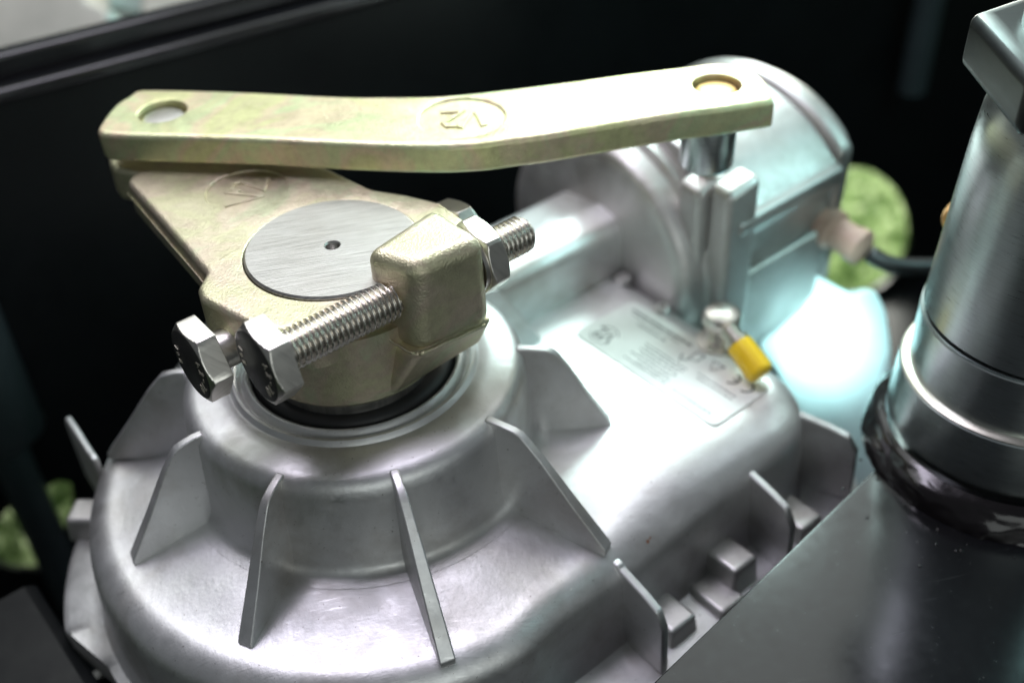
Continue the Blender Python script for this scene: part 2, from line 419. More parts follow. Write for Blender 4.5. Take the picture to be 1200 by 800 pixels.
# far wall, line az 19.57 deg
wz1 = 7.0
WA = Vector((-11.61, 16.21)); wd_ = Vector((math.cos(math.radians(19.57)), math.sin(math.radians(19.57)))); wn_ = Vector((-wd_.y, wd_.x))
def WF(s, t, z): p = WA + wd_ * s + wn_ * t; return Vector((p.x, p.y, z))        # s along wall, t outward, z up
def ray_wall(x, y):
    D = F_ + (x - 600) / 1297.8 * R_ - (y - 400) / 1297.8 * U_
    n3 = Vector((wn_.x, wn_.y, 0)); t = (Vector((WA.x, WA.y, 0)) - CAM).dot(n3) / D.dot(n3)
    P = CAM + D * t; return ((P.xy - WA).dot(wd_), P.z)
hs, hz = ray_wall(992, 272)
hr = abs(ray_wall(1061, 272)[0] - hs); PZ = abs(ray_wall(996, 197)[1] - hz) / hr
bm = NB()
prism(bm, [(-20, -27.5), (110, -27.5), (110, wz1 - 0.6), (-20, wz1 - 0.6)], -0.35, 0.0, [([ray_wall(997 + 70 * math.cos(a), 271 + 75 * math.sin(a)) for a in [6.28318 * i / 56 for i in range(56)]], None), (roundpoly([ray_wall(*q_) for q_ in ((-12, 628), (8, 596), (40, 584), (66, 562), (84, 566), (88, 600), (70, 640), (48, 668), (20, 668), (-6, 660))], 0.5, 4), None)],
      fr=lambda p: WF(p[0], -p[2], p[1]))
obj('far_wall', bm, M['black'], fb, smooth=30)
bm = NB()
for (t0, t1, z0, z1) in ((-0.9, 0.45, wz1 - 0.62, wz1), (-0.05, 0.9, wz1 + 0.02, wz1 + 1.0)):
    hullbox(bm, [WF(-20, t0, z0), WF(110, t0, z0), WF(110, t1, z0), WF(-20, t1, z0), WF(-20, t0, z1), WF(110, t0, z1), WF(110, t1, z1), WF(-20, t1, z1)])
obj('rim', bm, M['blackbar'], fb, bevel=0.22, segs=4)
# right-hand beam that carries the hinge post (line az 32.1 deg)
bA = bp(765, 800, -1.2); bB = bp(1035, 540, -1.2); bd = (bB - bA).normalized(); bn_ = Vector((bd.y, -bd.x, 0))
def BF(s, t, z): p = bA + bd * s + bn_ * t; return Vector((p.x, p.y, z))
bm = NB(); L_ = 40
prof = roundpoly([(0, -27), (0, -1.2), (13, -1.2), (13, -27)], [0, 0.06, 0.55, 0], 8)
A = [bm.verts.new(BF(-12, p[0], p[1])) for p in prof]; B = [bm.verts.new(BF(L_, p[0], p[1])) for p in prof]
for i in range(len(A)): bm.faces.new((A[i], A[(i + 1) % len(A)], B[(i + 1) % len(A)], B[i]))
bm.faces.new(A); bm.faces.new(B)
beam = obj('beam', bm, M['blackbar'], fb, smooth=50)
# left-hand rail, parallel to v
bm = NB()
prof = roundpoly([(-10.2, -27), (-10.2, -5), (-10.6, -4.8), (-14.5, -4.8), (-14.5, -27)], [0, .15, .15, .15, 0], 4)
A = [bm.verts.new(W(p[0], -6.6, p[1])) for p in prof]; B = [bm.verts.new(W(p[0], 22, p[1])) for p in prof]
for i in range(len(A)): bm.faces.new((A[i], A[(i + 1) % len(A)], B[(i + 1) % len(A)], B[i]))
bm.faces.new(A); bm.faces.new(B)
obj('side_rail', bm, M['black'], fb, smooth=40)
# floor with a cut-out at the left
bm = NB()
fo = [(-40, -34), (90, -34), (90, 52.28), (-40, 6.08)]
prism(bm, fo, -27.4, -27, [], fr=fr_xy)
obj('floor_plate', bm, M['black'], fb, smooth=0)
pt = bp(42, 615, -32)
turf('artificial_grass', pt.x, pt.y, 11, 13, 9000, 2.0)
# small cross strip seen under the flange at the lower left
bm = NB(); pA = bp(96, 806, -7); pB = bp(178, 763, -7)
q = (pB - pA).normalized(); nn = Vector((-q.y, q.x, 0))
hullbox(bm, [pA, pB, pB + nn * .5, pA + nn * .5] + [p + Vector((0, 0, -.6)) for p in (pA, pB, pB + nn * .5, pA + nn * .5)])
obj('cross_strip', bm, M['blackbar'], fb, bevel=0.08)

# dark round post left of the motor
c0 = bp(2, 512, -9)
bm = NB(); lathe(bm, [(0, -18), (.9, -18), (.9, 0), (1.65, 0.0), (2.0, 0.35), (2.0, 9.2), (1.9, 9.4), (0, 9.4)], (c0.x, c0.y, -9.0), n=48)
po = obj('post', bm, M['plinth'], None, smooth=50); tag(po, 'dark teal-black round post at the far left edge of the photo', 'post')
bm = NB(); pc = bp(1, 398, 0)
lathe(bm, [(0, -8), (.28, -8), (.28, 10), (.2, 10.1), (0, 10.1)], (c0.x, c0.y, -12), n=20)
obj('foot_pin', bm, M['black'], po, smooth=40)

# made-up slab standing in for an unidentified burnt-out white patch
def gp(x, y, dist):                                   # point on a sight line at a given depth
    D = F_ + (x - 600) / 1297.8 * R_ - (y - 400) / 1297.8 * U_
    return CAM + D * dist
def slab(name, px, d, thick, mat, parent):
    P = [gp(x, y, d if not isinstance(d, (list, tuple)) else d[i]) for i, (x, y) in enumerate(px)]
    nrm = (P[1] - P[0]).cross(P[2] - P[0]).normalized()
    if nrm.dot(F_) < 0: nrm = -nrm
    bm = NB(); A = [bm.verts.new(p) for p in P]; B = [bm.verts.new(p + nrm * thick) for p in P]
    for i in range(len(A)): bm.faces.new((A[i], A[(i + 1) % len(A)], B[(i + 1) % len(A)], B[i]))
    bm.faces.new(A); bm.faces.new(B)
    return obj(name, bm, mat, parent, bevel=0.3, segs=4)
patch_o = slab('bright_patch_slab', [(888, 384), (893, 362), (906, 352), (924, 349), (942, 323), (952, 319), (1001, 345), (1014, 337), (1028, 341), (1040, 365), (1046, 410), (1043, 470), (1032, 560), (1010, 900), (955, 900), (935, 540), (924, 460), (910, 432), (893, 408)], 46, 3.5, M['bright_patch'], None)
tag(patch_o, 'made-up slab in place of a burnt-out white-blue patch, with a notched top, standing behind the yellow-capped vent screw', 'stand-in slab')

# thin post behind at the upper right
ss_, sz_ = ray_wall(1046, 96); pb = WF(ss_, -1.6, 0)
bm = NB(); lathe(bm, [(0, 0), (0.9, 0), (0.9, 9.0), (1.3, 9.0), (1.35, 9.2), (1.35, 10.4), (1.1, 10.7), (0.7, 10.7), (.7, 16), (0, 16)], (pb.x, pb.y, sz_), n=24)
st = obj('stud', bm, M['plinth'], None, smooth=40); tag(st, 'dim dark vertical stud on the black wall left of the hinge post', 'stud')

# grey equipment outside the box, top left
ge = thing('equipment_case', 'blurred light grey equipment case with a pale green edge beyond the box rim', 'case', (-12, 30, -17))
slab('front_panel', [(-60, -60), (96, -60), (100, 0), (126, 11), (116, 400), (-60, 400)], [60] * 6, 4, M['greycase'], ge)
slab('trim', [(124, 11), (132, 12), (122, 400), (114, 400)], [59] * 4, 3, M['palegreen'], ge)
slab('side_panel', [(164, -60), (340, -60), (340, 60), (215, 31), (164, 18)], [66] * 5, 5, M['greycase'], ge)
slab('window', [(70, -60), (166, -60), (166, 19), (96, 1)], [67] * 4, 1, M['palegreen'], ge)
slab('lower_panel', [(100, 3), (215, 32), (340, 64), (340, 90), (215, 50), (128, 34)], [65] * 6, 2, M['greymid'], ge)
slab('base_panel', [(110, 28), (215, 46), (340, 84), (340, 400), (110, 400)], [64] * 5, 2, M['greydark'], ge)

# ================================================================== GEAR MOTOR
gm = thing('gear_motor', 'grey cast aluminium gear motor with ribbed hub, rating label and yellow-capped vent', 'gear motor', (0, 0, -12))

# --- gearbox contour, anticlockwise as seen in (u, v)
RO = 9.25
def contour():
    pts = []
    k0 = 0
    # straight side v = 9.0 from corner to circle
    for i in range(0, 15): pts.append((10.55 - i * 0.73, 9.0))
    a0 = math.acos(max(-1, min(1, 9.0 / RO)))
    n = 96
    aS = math.pi / 2 + 0.06; aE = math.pi * 1.5 + 0.25
    for i in range(1, n): 
        a = aS + (aE - aS) * i / n
        pts.append((RO * math.cos(a), RO * math.sin(a)))
    last = pts[-1]
    for p in ((4.2, -7.6), (5.2, -6.2), (6.2, -5.4)): pts.append(p)
    for i in range(1, 9): pts.append((6.2 + i * 0.8, -5.3))
    for i in range(0, 13): pts.append((12.95, -5.2 + i * 0.95))
    for i in range(0, 7):
        a = i / 6 * math.pi / 2
        pts.append((10.55 + 2.4 * math.cos(a), 6.6 + 2.4 * math.sin(a)))
    return pts
CT = [Vector(p) for p in contour()]
# resample evenly and smooth
def resample(P, n):
    L = [0]
    for i in range(len(P)): L.append(L[-1] + (P[(i + 1) % len(P)] - P[i]).length)
    out = []
    for k in range(n):
        s = L[-1] * k / n; i = max(j for j in range(len(P)) if L[j] <= s)
        t = (s - L[i]) / max(1e-9, L[i + 1] - L[i]); out.append(P[i].lerp(P[(i + 1) % len(P)], t))
    return out
CT = resample(CT, 300)
for _ in range(3): CT = [(CT[i - 1] + CT[i] * 2 + CT[(i + 1) % len(CT)]) / 4 for i in range(len(CT))]
NT = []
for i in range(len(CT)):
    t = (CT[(i + 1) % len(CT)] - CT[i - 1]).normalized(); n_ = Vector((t.y, -t.x))
    if n_.dot(CT[i]) < 0 and i: n_ = -n_
    NT.append(n_)
def plate_z(u, v):
    r = math.hypot(u, v); wgt = 1 - sm(u, 2.0, 7.0)
    return -0.6 * sm(r, 5.4, 8.7) * wgt - 0.02
def RS(P, n_): return 1.05 + 1.15 * sm(P.x, 1.0, 6.0) * max(0.0, n_.y) ** 2
bm = NB(); rings = []
# top sheet rows
for k in range(13):
    f = k / 12; row = []
    for P, n_ in zip(CT, NT):
        inner = P.normalized() * 5.3; outer = P - n_ * RS(P, n_)
        q = inner.lerp(outer, f); row.append(bm.verts.new(W(q.x, q.y, plate_z(q.x, q.y))))
    rings.append(row)
for k in range(1, 13):                                 # rounded shoulder
    a = k / 12 * math.radians(86); row = []
    for P, n_ in zip(CT, NT):
        rs = RS(P, n_); e = P - n_ * rs; q = e + n_ * (rs * math.sin(a))
        row.append(bm.verts.new(W(q.x, q.y, plate_z(e.x, e.y) - (0.55 + rs * 0.42) * (1 - math.cos(a)))))
    rings.append(row)
for off, z in ((0.05, -2.0), (0.12, -3.6), (0.30, -3.95), (0.6, -4.05), (2.1, -4.1), (2.3, -4.2), (2.35, -4.4), (2.3, -5.2), (0.3, -5.3), (0.2, -27.5)):
    row = []
    for P, n_ in zip(CT, NT):
        o_ = off
        if off > 1.9:
            wl = 1 - sm(P.x, -4.0, 0.0); o_ = off - 0.75 * wl; q = P + n_ * o_
            mm = Vector((-9.97, 2.05)).normalized(); dd = (q - Vector((-9.62, 0))).dot(mm); nm = n_.dot(mm)
            if dd > 0 and nm > 0.15: o_ = max(0.62, o_ - dd / nm)
        q = P + n_ * o_; row.append(bm.verts.new(W(q.x, q.y, z)))
    rings.append(row)
for A, B in zip(rings[:-1], rings[1:]):
    n = len(A)
    for i in range(n): bm.faces.new((A[i], A[(i + 1) % n], B[(i + 1) % n], B[i]))
obj('housing', bm, M['cast'], gm, smooth=35)

# --- hub
bm = NB()
prof = [(5.3, -0.5), (6.05, -0.06), (5.80, 0.0), (5.62, 0.10), (5.53, 0.28), (5.47, 0.6), (5.33, 2.75), (5.28, 3.0), (5.18, 3.18), (5.02, 3.31), (4.8, 3.38), (4.3, 3.43),
        (4.02, 3.47), (3.92, 3.44), (3.86, 3.44), (3.80, 3.52), (3.74, 3.58), (3.66, 3.58), (3.60, 3.52), (3.58, 3.40), (3.50, 3.38), (3.44, 3.44), (3.38, 3.56), (3.30, 3.60), (3.22, 3.56),
        (3.17, 3.40), (3.15, 2.6), (2.6, 2.55), (2.55, 2.0)]
lathe(bm, prof, (0, 0, 0), n=128)
hub = obj('hub', bm, M['cast'], gm, smooth=45)
bm = NB(); lathe(bm, [(3.148, 2.9), (3.11, 3.42), (2.98, 3.62), (2.8, 3.70), (2.5, 3.72), (2.45, 2.8)], (0, 0, 0), n=72)
obj('shaft_seal', bm, M['rubber'], gm, smooth=60)

# --- output shaft
bm = NB(); n = 96
prof = [(2.46, 2.2), (2.5, 4.0), (2.5, 7.82), (2.44, 7.88), (0.24, 7.885), (0.20, 7.84), (0.17, 7.55), (0.0, 7.42)]
oc = W(-0.18, 0.21, 0)
lathe(bm, prof, oc, n=n)
obj('output_shaft', bm, M['shaft'], gm, smooth=35)

# --- ribs round the hub: (inner u,v), (foot u,v), foot z, knee fraction
ribs = [((-4.28, -3.45), (-6.48, -5.83), -0.45), ((-5.30, -0.42), (-7.95, -1.01), -0.5), ((-4.42, 2.75), (-6.93, 4.03), -0.55), ((-1.86, 4.86), (-3.02, 8.25), -0.58),
        ((1.53, 4.96), (2.98, 8.28), -0.5), ((4.38, 3.0), (6.55, 4.66), -0.1), ((5.22, -0.2), (7.7, -0.35), -0.05), ((1.2, -5.1), (1.5, -8.2), -0.5), ((-1.9, -4.9), (-3.1, -8.0), -0.5)]
for i, (a, b, fz) in enumerate(ribs):
    a = Vector(a); b = Vector(b); a = a - (b - a).normalized() * 0.25
    L = (b - a).length; d = (b - a) / L; nn = Vector((-d.y, d.x))
    kn = 0.95 if i != 4 and i != 5 else 1.25
    prof = [(0, -0.3), (0.55, -0.12), (L * 0.6, plate_z(*(a + d * L * 0.6)) - 0.06), (L + 0.02, fz - 0.15), (L + 0.03, fz + 0.10), (kn + (L - kn) * 0.60, fz + (3.1 - fz) * 0.42), (kn + (L - kn) * 0.22, fz + (3.1 - fz) * 0.80),
            (kn + 0.06, 2.97), (kn - 0.10, 3.14), (kn - 0.35, 3.24), (0.3, 3.33), (0, 3.36)]
    bm = NB(); Fs = []
    for sgn in (1, -1):
        row = []
        for (s_, z_) in prof:
            th = 0.13 + 0.075 * (1 - max(0, min(1, z_ / 3.2))) + 0.03 * s_ / L
            q = a + d * s_ + nn * th * sgn; row.append(bm.verts.new(W(q.x, q.y, z_)))
        Fs.append(row); 
    # side faces as fans for clean shading
    for row in Fs: bm.faces.new(row)
    for k in range(len(prof)):
        j = (k + 1) % len(prof); bm.faces.new((Fs[0][k], Fs[0][j], Fs[1][j], Fs[1][k]))
    obj('rib', bm, M['cast'], gm, bevel=0.055, segs=3)

# --- fins on the outer wall; lugs with screws on the flange
def fin(P, n_, ztop, out, name='fin', th=0.15, zb=-4.1, slope=0.6):
    P = Vector(P); n_ = Vector(n_).normalized(); t = Vector((-n_.y, n_.x)); bm = NB(); Fs = []
    prof = [(-0.35, ztop), (0.0, ztop + 0.02), (0.12, ztop - 0.10), (out * 0.55, ztop - slope * 0.6), (out * 0.85, ztop - slope), (out, ztop - slope - 0.6), (out + 0.1, zb), (-0.35, zb)]
    for sgn in (1, -1):
        Fs.append([bm.verts.new(W(*(P + n_ * s_ + t * th * sgn), z_)) for s_, z_ in prof])
        bm.faces.new(Fs[-1])
    for k in range(len(prof)):
        j = (k + 1) % len(prof); bm.faces.new((Fs[0][k], Fs[0][j], Fs[1][j], Fs[1][k]))
    return obj(name, bm, M['cast'], gm, bevel=0.08, segs=3)
fin((3.05, 8.75), (0, 1), -0.85, 1.95)
fin((8.9, 8.5), (0, 1), -0.75, 2.2)
fin((12.0, 7.9), (0.5, 1), -0.6, 2.4)
fin((-4.95, 7.55), (-4.9, 7.4), -1.15, 1.6)
fin((-7.0, -6.3), (0.07, -1), -0.5, 3.2, th=0.11, slope=0.3)
def lug(u, v, zt, ang=0.0, w_=0.55):
    bm = NB(); ca, sa = math.cos(ang), math.sin(ang)
    def f(a, b, z): return W(u + a * ca - b * sa, v + a * sa + b * ca, z)
    hullbox(bm, [f(-w_ - .1, -w_ - .4, -4.3), f(w_ + .1, -w_ - .4, -4.3), f(w_ + .1, w_ + .1, -4.3), f(-w_ - .1, w_ + .1, -4.3), f(-w_, -w_ - .4, zt), f(w_, -w_ - .4, zt), f(w_, w_, zt), f(-w_, w_, zt)])
    o = obj('lug', bm, M['castd'], gm, bevel=0.16, segs=3)
    return o
for (u, v, zt, an) in ((4.4, 9.75, -3.35, 0), (6.35, 10.1, -3.75, 0), (7.3, 9.7, -2.9, 0), (10.6, 9.8, -3.3, 0), (-7.75, -6.95, -3.2, math.pi / 2 + .75)):
    lug(u, v, zt, an)

# --- worm housing on the box
bm = NB()
prof = roundpoly([(-1.25, -1), (-1.32, 2.15), (-2.6, 2.45), (-4.9, 2.1), (-5.25, 0.9), (-5.3, -1)], [0, 0.8, 1.2, 1.2, 0.6, 0], 10)
extrude_profile(bm, prof, 4.2, 13.1)
obj('worm_housing', bm, M['cast'], gm, smooth=50)

# --- motor flange, ears, body, rear cover
def ulathe(name, prof, v, z, mat, n=96, smooth=40, parent=gm):
    bm = NB(); lathe(bm, [(r, h) for h, r in prof], W(0, v, z), ax=W(1, 0, 0), n=n)
    return obj(name, bm, mat, parent, smooth=smooth)
ulathe('motor_flange', [(12.9, 0), (12.9, 4.3), (13.0, 4.75), (13.15, 4.95), (13.4, 5.05), (13.9, 5.15), (14.1, 5.4), (14.8, 5.45), (15.0, 5.3), (15.0, 0)], -3.0, -0.1, M['castd'], 128)
bm = NB()
for (v0, v1, z0, z1, u0, u1) in ((0.6, 2.0, -4, 4.75, 13.6, 15.3), (1.75, 3.0, -4, 4.9, 14.0, 15.6)):
    hullbox(bm, [W(u0, v0, z0), W(u1, v0, z0), W(u1, v1, z0), W(u0, v1, z0), W(u0, v0 + .1, z1 - .1), W(u1, v0 + .1, z1 + .1), W(u1, v1 - .05, z1), W(u0, v1 - .15, z1 - .3)])
obj('flange_ear', bm, M['castd'], gm, bevel=0.3, segs=4)
bm = NB(); lathe(bm, [(0, 4.4), (.42, 4.4), (.42, 5.0), (.34, 5.12), (0, 5.14)], W(14.6, 1.25, 0), n=6); obj('ear_screw', bm, M['bolt'], gm, bevel=.04)
def dprof(cv, cz, r, vmax, n=40, notch=True):
    a1 = math.acos((vmax - cv) / r); pts = []
    zt = cz + r * math.sin(a1)
    a = a1
    for i in range(n + 1):
        q = a1 + (math.pi - a1 - 0.0) * i / n; pts.append((cv + r * math.cos(q), cz + r * math.sin(q)))
    pts += [(cv - r, cz - 5), (vmax - 1.2, cz - 5.2), (vmax - 0.25, cz - 4.2)]
    if notch: pts += [(vmax - 0.05, zt - 1.5), (vmax + 0.05, zt - 1.2), (vmax + 0.42, zt - 0.75), (vmax + 0.42, zt - 0.22), (vmax + 0.1, zt - 0.1)]
    return pts
bm = NB(); extrude_profile(bm, dprof(-1.8, -0.5, 5.9, 2.55), 14.6, 20.6); obj('motor_body', bm, M['castd'], gm, bevel=0.16, segs=4)
bm = NB(); extrude_profile(bm, dprof(-1.75, -0.7, 6.4, 2.8, notch=False), 20.5, 21.4); obj('rear_cover', bm, M['castd'], gm, bevel=0.3, segs=4)
bm = NB(); extrude_profile(bm, dprof(-2.3, -0.8, 5.7, 1.7, notch=False), 21.3, 22.8); obj('rear_cap', bm, M['castd'], gm, bevel=0.6, segs=5)
# side band along the body
bm = NB(); box(bm, 15.4, 20.2, 2.5, 2.8, -3.2, 0.6); obj('side_pad', bm, M['castd'], gm, bevel=0.15, segs=3)
# cable gland and cable
g0 = W(20.6, 2.6, 0.4)
bm = NB(); lathe(bm, [(0, -0.3), (.85, -0.3), (.85, 0.4), (0.66, 0.5), (0.66, 1.3), (0.74, 1.35), (0.74, 1.75), (0.42, 1.95), (0, 1.95)], g0, ax=W(0, 1, -0.12), n=32)
gl = obj('cable_gland', bm, M['gland'], gm, smooth=40)
bm = NB(); p0 = g0 + W(0, 2.1, -.25)
tube(bm, bez(p0, p0 + W(0.0, 1.6, -0.5), W(23.2, 6.0, -0.6), W(26.0, 9.2, -1.0), 24), 0.34, 16)
obj('cable', bm, M['cable'], gm, smooth=180)

# --- rating label with print
fr_l = lambda p: W(p[0], p[1], p[2])
bm = NB(); prism(bm, roundpoly([(8.8, 0.42), (11.8, 0.42), (11.8, 7.2), (8.8, 7.2)], 0.35, 5), -0.05, 0.02)
lab = obj('label_plate', bm, M['label'], gm, smooth=30)
bm = NB(); zi0, zi1 = 0.015, 0.026
# local reading frame: x to the left of the sheet (-v), y towards -u
def LP(x, y): return (11.8 - 0.0 - y, 7.2 - x)        # x: 0..6.78 along reading, y: 0..3 down the sheet from its far edge
def LR(x, y): return (8.8 + y, 7.2 - x)               # origin at the near edge, reading upward
def st_(pts, w_): ribbon(bm, [LR(*p) for p in pts], w_, zi0, zi1, fr_l)
def ring_(cx, cy, r, w_, a0=0, a1=6.2832, n=28): st_([(cx + r * math.cos(a0 + (a1 - a0) * i / n), cy + r * math.sin(a0 + (a1 - a0) * i / n)) for i in range(n + 1)], w_)
# reading frame is turned half round: baseline runs along -v, letters' tops point towards -u
def T2(x, y): return (x, 3.0 - y)
def glyph(pts, ox, oy, s, w_): st_([T2(ox + s * px, oy + s * py) for px, py in pts], w_)
V2_V = [(-0.62, 0.42), (-0.34, -0.45), (-0.02, 0.5)]
V2_2 = [(0.0, 0.20), (0.12, 0.38), (0.38, 0.42), (0.52, 0.24), (0.40, 0.02), (0.0, -0.42), (0.62, -0.42)]
ox, oy = 5.95, 2.25
glyph(V2_V, ox, oy, 0.62, 0.11); glyph(V2_2, ox, oy, 0.62, 0.10)
ring_(T2(ox, oy)[0], T2(ox, oy)[1], 0.50, 0.04, 0.5, 2.6); ring_(T2(ox, oy)[0], T2(ox, oy)[1], 0.50, 0.04, 3.6, 5.8)
# tiny unreadable rows of data print
def row(x0, x1, y, h, seed):
    rr = random.Random(seed); x = x0
    while x < x1 - 0.05:
        wd = rr.uniform(0.06, 0.20); 
        a = T2(x, y); b = T2(min(x + wd, x1), y); st_([a, b], h); x += wd + rr.uniform(0.03, 0.07)
for k, (x0, x1, y, h) in enumerate([(3.4, 6.3, 0.42, .10), (3.8, 6.2, 0.62, .05), (4.2, 5.6, 0.9, .06), (2.6, 4.6, 1.5, .05), (2.6, 4.5, 1.68, .05), (2.7, 4.6, 1.86, .05), (2.6, 4.4, 2.04, .05), (2.7, 4.6, 2.22, .05), (2.6, 4.2, 2.40, .05),
                                    (2.6, 4.6, 2.58, .05), (0.5, 2.2, 1.35, .05), (0.5, 2.1, 1.55, .05), (0.5, 2.2, 2.6, .05)]): row(x0, x1, y, h, k)
# CE mark
ring_(T2(.75, .72)[0], T2(.75, .72)[1], 0.24, 0.075, -2.2, 2.2 - 6.2832 + 6.2832, 18) if False else None
def arcp(cx, cy, r, a0, a1, n=16): return [T2(cx + r * math.cos(a0 + (a1 - a0) * i / n), cy + r * math.sin(a0 + (a1 - a0) * i / n)) for i in range(n + 1)]
st_(arcp(0.62, 0.70, 0.27, math.pi * .5, math.pi * 1.5), 0.08)
st_(arcp(1.22, 0.70, 0.27, math.pi * .5, math.pi * 1.5), 0.08); st_([T2(0.97, .70), T2(1.18, .70)], 0.08)
# triangle and small bin-like square pictograms
st_([T2(1.75, 0.45), T2(2.3, 0.45), T2(2.02, 0.95), T2(1.75, 0.45)], 0.05)
st_([T2(2.65, 0.5), T2(3.0, 0.5), T2(3.0, 0.95), T2(2.65, 0.95), T2(2.65, 0.5)], 0.05)
st_([T2(2.9, 1.0), T2(3.15, 1.3), T2(3.3, 0.95)], 0.06)
obj('print', bm, M['ink'], lab, smooth=0)
# small cover screws on the far edge
for (u, v) in ((12.45, -0.75), (12.2, 1.6)):
    bm = NB(); lathe(bm, [(0.30, -0.05), (0.30, 0.10), (0.24, 0.17), (0.13, 0.17), (0.12, 0.05), (0, 0.05)], W(u, v, 0), n=20); obj('cover_screw', bm, M['castd'], gm, smooth=30)

# --- vent screw with yellow cap
vb = W(12.3, 4.35, 0.0)
bm = NB(); lathe(bm, [(0.85, -0.1), (0.85, 0.12), (0.52, 0.16), (0.56, 0.28), (0.50, 0.36), (0.56, 0.46), (0.50, 0.54), (0.56, 0.64), (0.50, 0.72), (0.62, 0.82), (0.70, 0.95), (0.70, 1.18), (0.60, 1.36), (0.35, 1.46), (0, 1.48)], vb, n=36)
vs_ = obj('vent_screw', bm, M['bolt'], gm, smooth=35)
c1 = bp(862, 398, 1.15); c2 = bp(889, 434, 0.62)
ax = (c2 - c1).normalized(); Lc = (c2 - c1).length
bm = NB(); lathe(bm, [(0, -0.45), (0.34, -0.45), (0.34, -0.05), (0.46, 0.0), (0.46, 0.18), (0, 0.2)], c1, ax=ax, n=28); obj('vent_nozzle', bm, M['ring'], vs_, smooth=35)
bm = NB(); lathe(bm, [(0, 0.12), (0.40, 0.12), (0.47, 0.22), (0.50, Lc), (0.44, Lc + 0.16), (0.28, Lc + 0.22), (0, Lc + 0.22)], c1, ax=ax, n=12)
obj('yellow_cap', bm, M['yellow'], vs_, smooth=20, bevel=.04)

# ================================================================== CLAMP BRACKET with two clamp bolts
cb = thing('clamp_lever', 'yellow zinc plated clamp lever on the shaft with raised block and two hex bolts', 'lever', W(-0.18, 0.21, 4.1))
# top plate: lever reaching away from the camera and hub head
ov = [(-2.85, -8.4)]
tip = [(-0.7 + 2.15 * math.cos(a), -8.6 + 2.15 * math.sin(a)) for a in [math.pi + math.pi * i / 14 for i in range(15)]]
outl = tip + roundpoly([(1.48, -8.0), (2.25, -3.6), (2.5, -1.75), (3.1, -0.75), (3.55, 0.3), (3.45, 2.6), (0.4, 2.78), (-3.05, 2.72), (-3.62, 2.1), (-4.12, -0.25), (-3.95, -0.75), (-3.42, -1.25), (-2.86, -7.8)],
                       [0.3, 1.0, 1.0, 0.6, 0.5, 0.4, 0.1, 0.6, 0.6, 0.5, 0.3, 0.35, 0.5], 5)
sh = circ(-0.18, 0.21, 2.52, 72)
em = circ(-0.37, -4.38, 1.25, 56)
bm = NB(); rprism(bm, outl, 6.55, 7.8, [(sh, None), (em, 0.085)], 0.22)
br = obj('lever_plate', bm, M['zincb'], cb, smooth=50)
wn_m = br.modifiers.new('wn', 'WEIGHTED_NORMAL'); wn_m.weight = 90; wn_m.keep_sharp = True
fre = lambda cu_, cv_, ang=0.0: (lambda p: W(cu_ + (p[0] * math.cos(ang) - p[1] * math.sin(ang)), cv_ + (p[0] * math.sin(ang) + p[1] * math.cos(ang)), p[2]))
# cast emblem strokes; letters' right points along -v, their top along -u
def emblem(name, cu_, cv_, z, s, ang, mat, parent, wd=0.15, h=0.06, ringr=None):
    bm = NB()
    def T(p): x, y = p; return (-y * s, -x * s)
    f0 = fre(cu_, cv_, ang)
    ribbon(bm, [T((-0.95, 0.62)), T((-0.42, -0.62)), T((0.0, 0.78))], wd, z - 0.02, z + h, f0)
    ribbon(bm, [T(p) for p in ((-0.02, 0.28), (0.16, 0.58), (0.52, 0.62), (0.70, 0.34), (0.50, 0.0), (-0.02, -0.62), (0.92, -0.60))], wd, z - 0.02, z + h + 0.01, f0)
    if ringr:
        ribbon(bm, [(ringr * math.cos(a), ringr * math.sin(a)) for a in [6.2832 * i / 48 for i in range(49)]], 0.10, z - 0.02, z + 0.04, f0)
    return obj(name, bm, mat, parent, bevel=0.03, segs=2)
emblem('emblem', -0.37, -4.38, 7.715, 0.86, math.radians(40), M['zincb'], br, 0.16, 0.05)
# hub sleeve under the plate
bm = NB(); lathe(bm, [(2.53, 4.1), (2.74, 4.1), (2.86, 4.25), (2.95, 5.5), (3.0, 6.6), (2.53, 6.6)], W(-0.1, 0.12, 0), n=80)
bm2 = bm; 
prism(bm2, roundpoly([(-3.55, -0.9), (2.9, -1.2), (3.3, 0.8), (3.2, 2.55), (-2.4, 2.6), (-3.4, 1.3)], [.5, .5, .5, .5, 1.0, 1.0], 8), 6.0, 6.62)
obj('sleeve', bm2, M['zincb'], cb, bevel=0.12, segs=3)
# raised clamping block and its tapered foot
bm = NB(); hullbox(bm, [W(-0.32, 2.1, 5.9), W(2.45, 1.7, 5.9), W(2.42, 4.12, 5.9), W(-0.05, 3.86, 5.9), W(-0.45, 2.25, 8.82), W(2.45, 1.6, 8.78), W(2.40, 4.05, 8.80), W(0.22, 3.86, 8.82)])
blk = obj('block', bm, M['zincb'], cb, bevel=0.44, segs=7)
bm = NB(); hullbox(bm, [W(-0.9, 0.6, 4.10), W(3.1, 0.6, 4.3), W(2.95, 2.85, 4.3), W(-0.70, 2.92, 4.10), W(-0.45, 1.4, 6.05), W(2.6, 1.4, 6.05), W(2.52, 4.10, 6.05), W(-0.12, 3.90, 6.05)])
obj('block_foot', bm, M['zincb'], cb, bevel=0.3, segs=5)
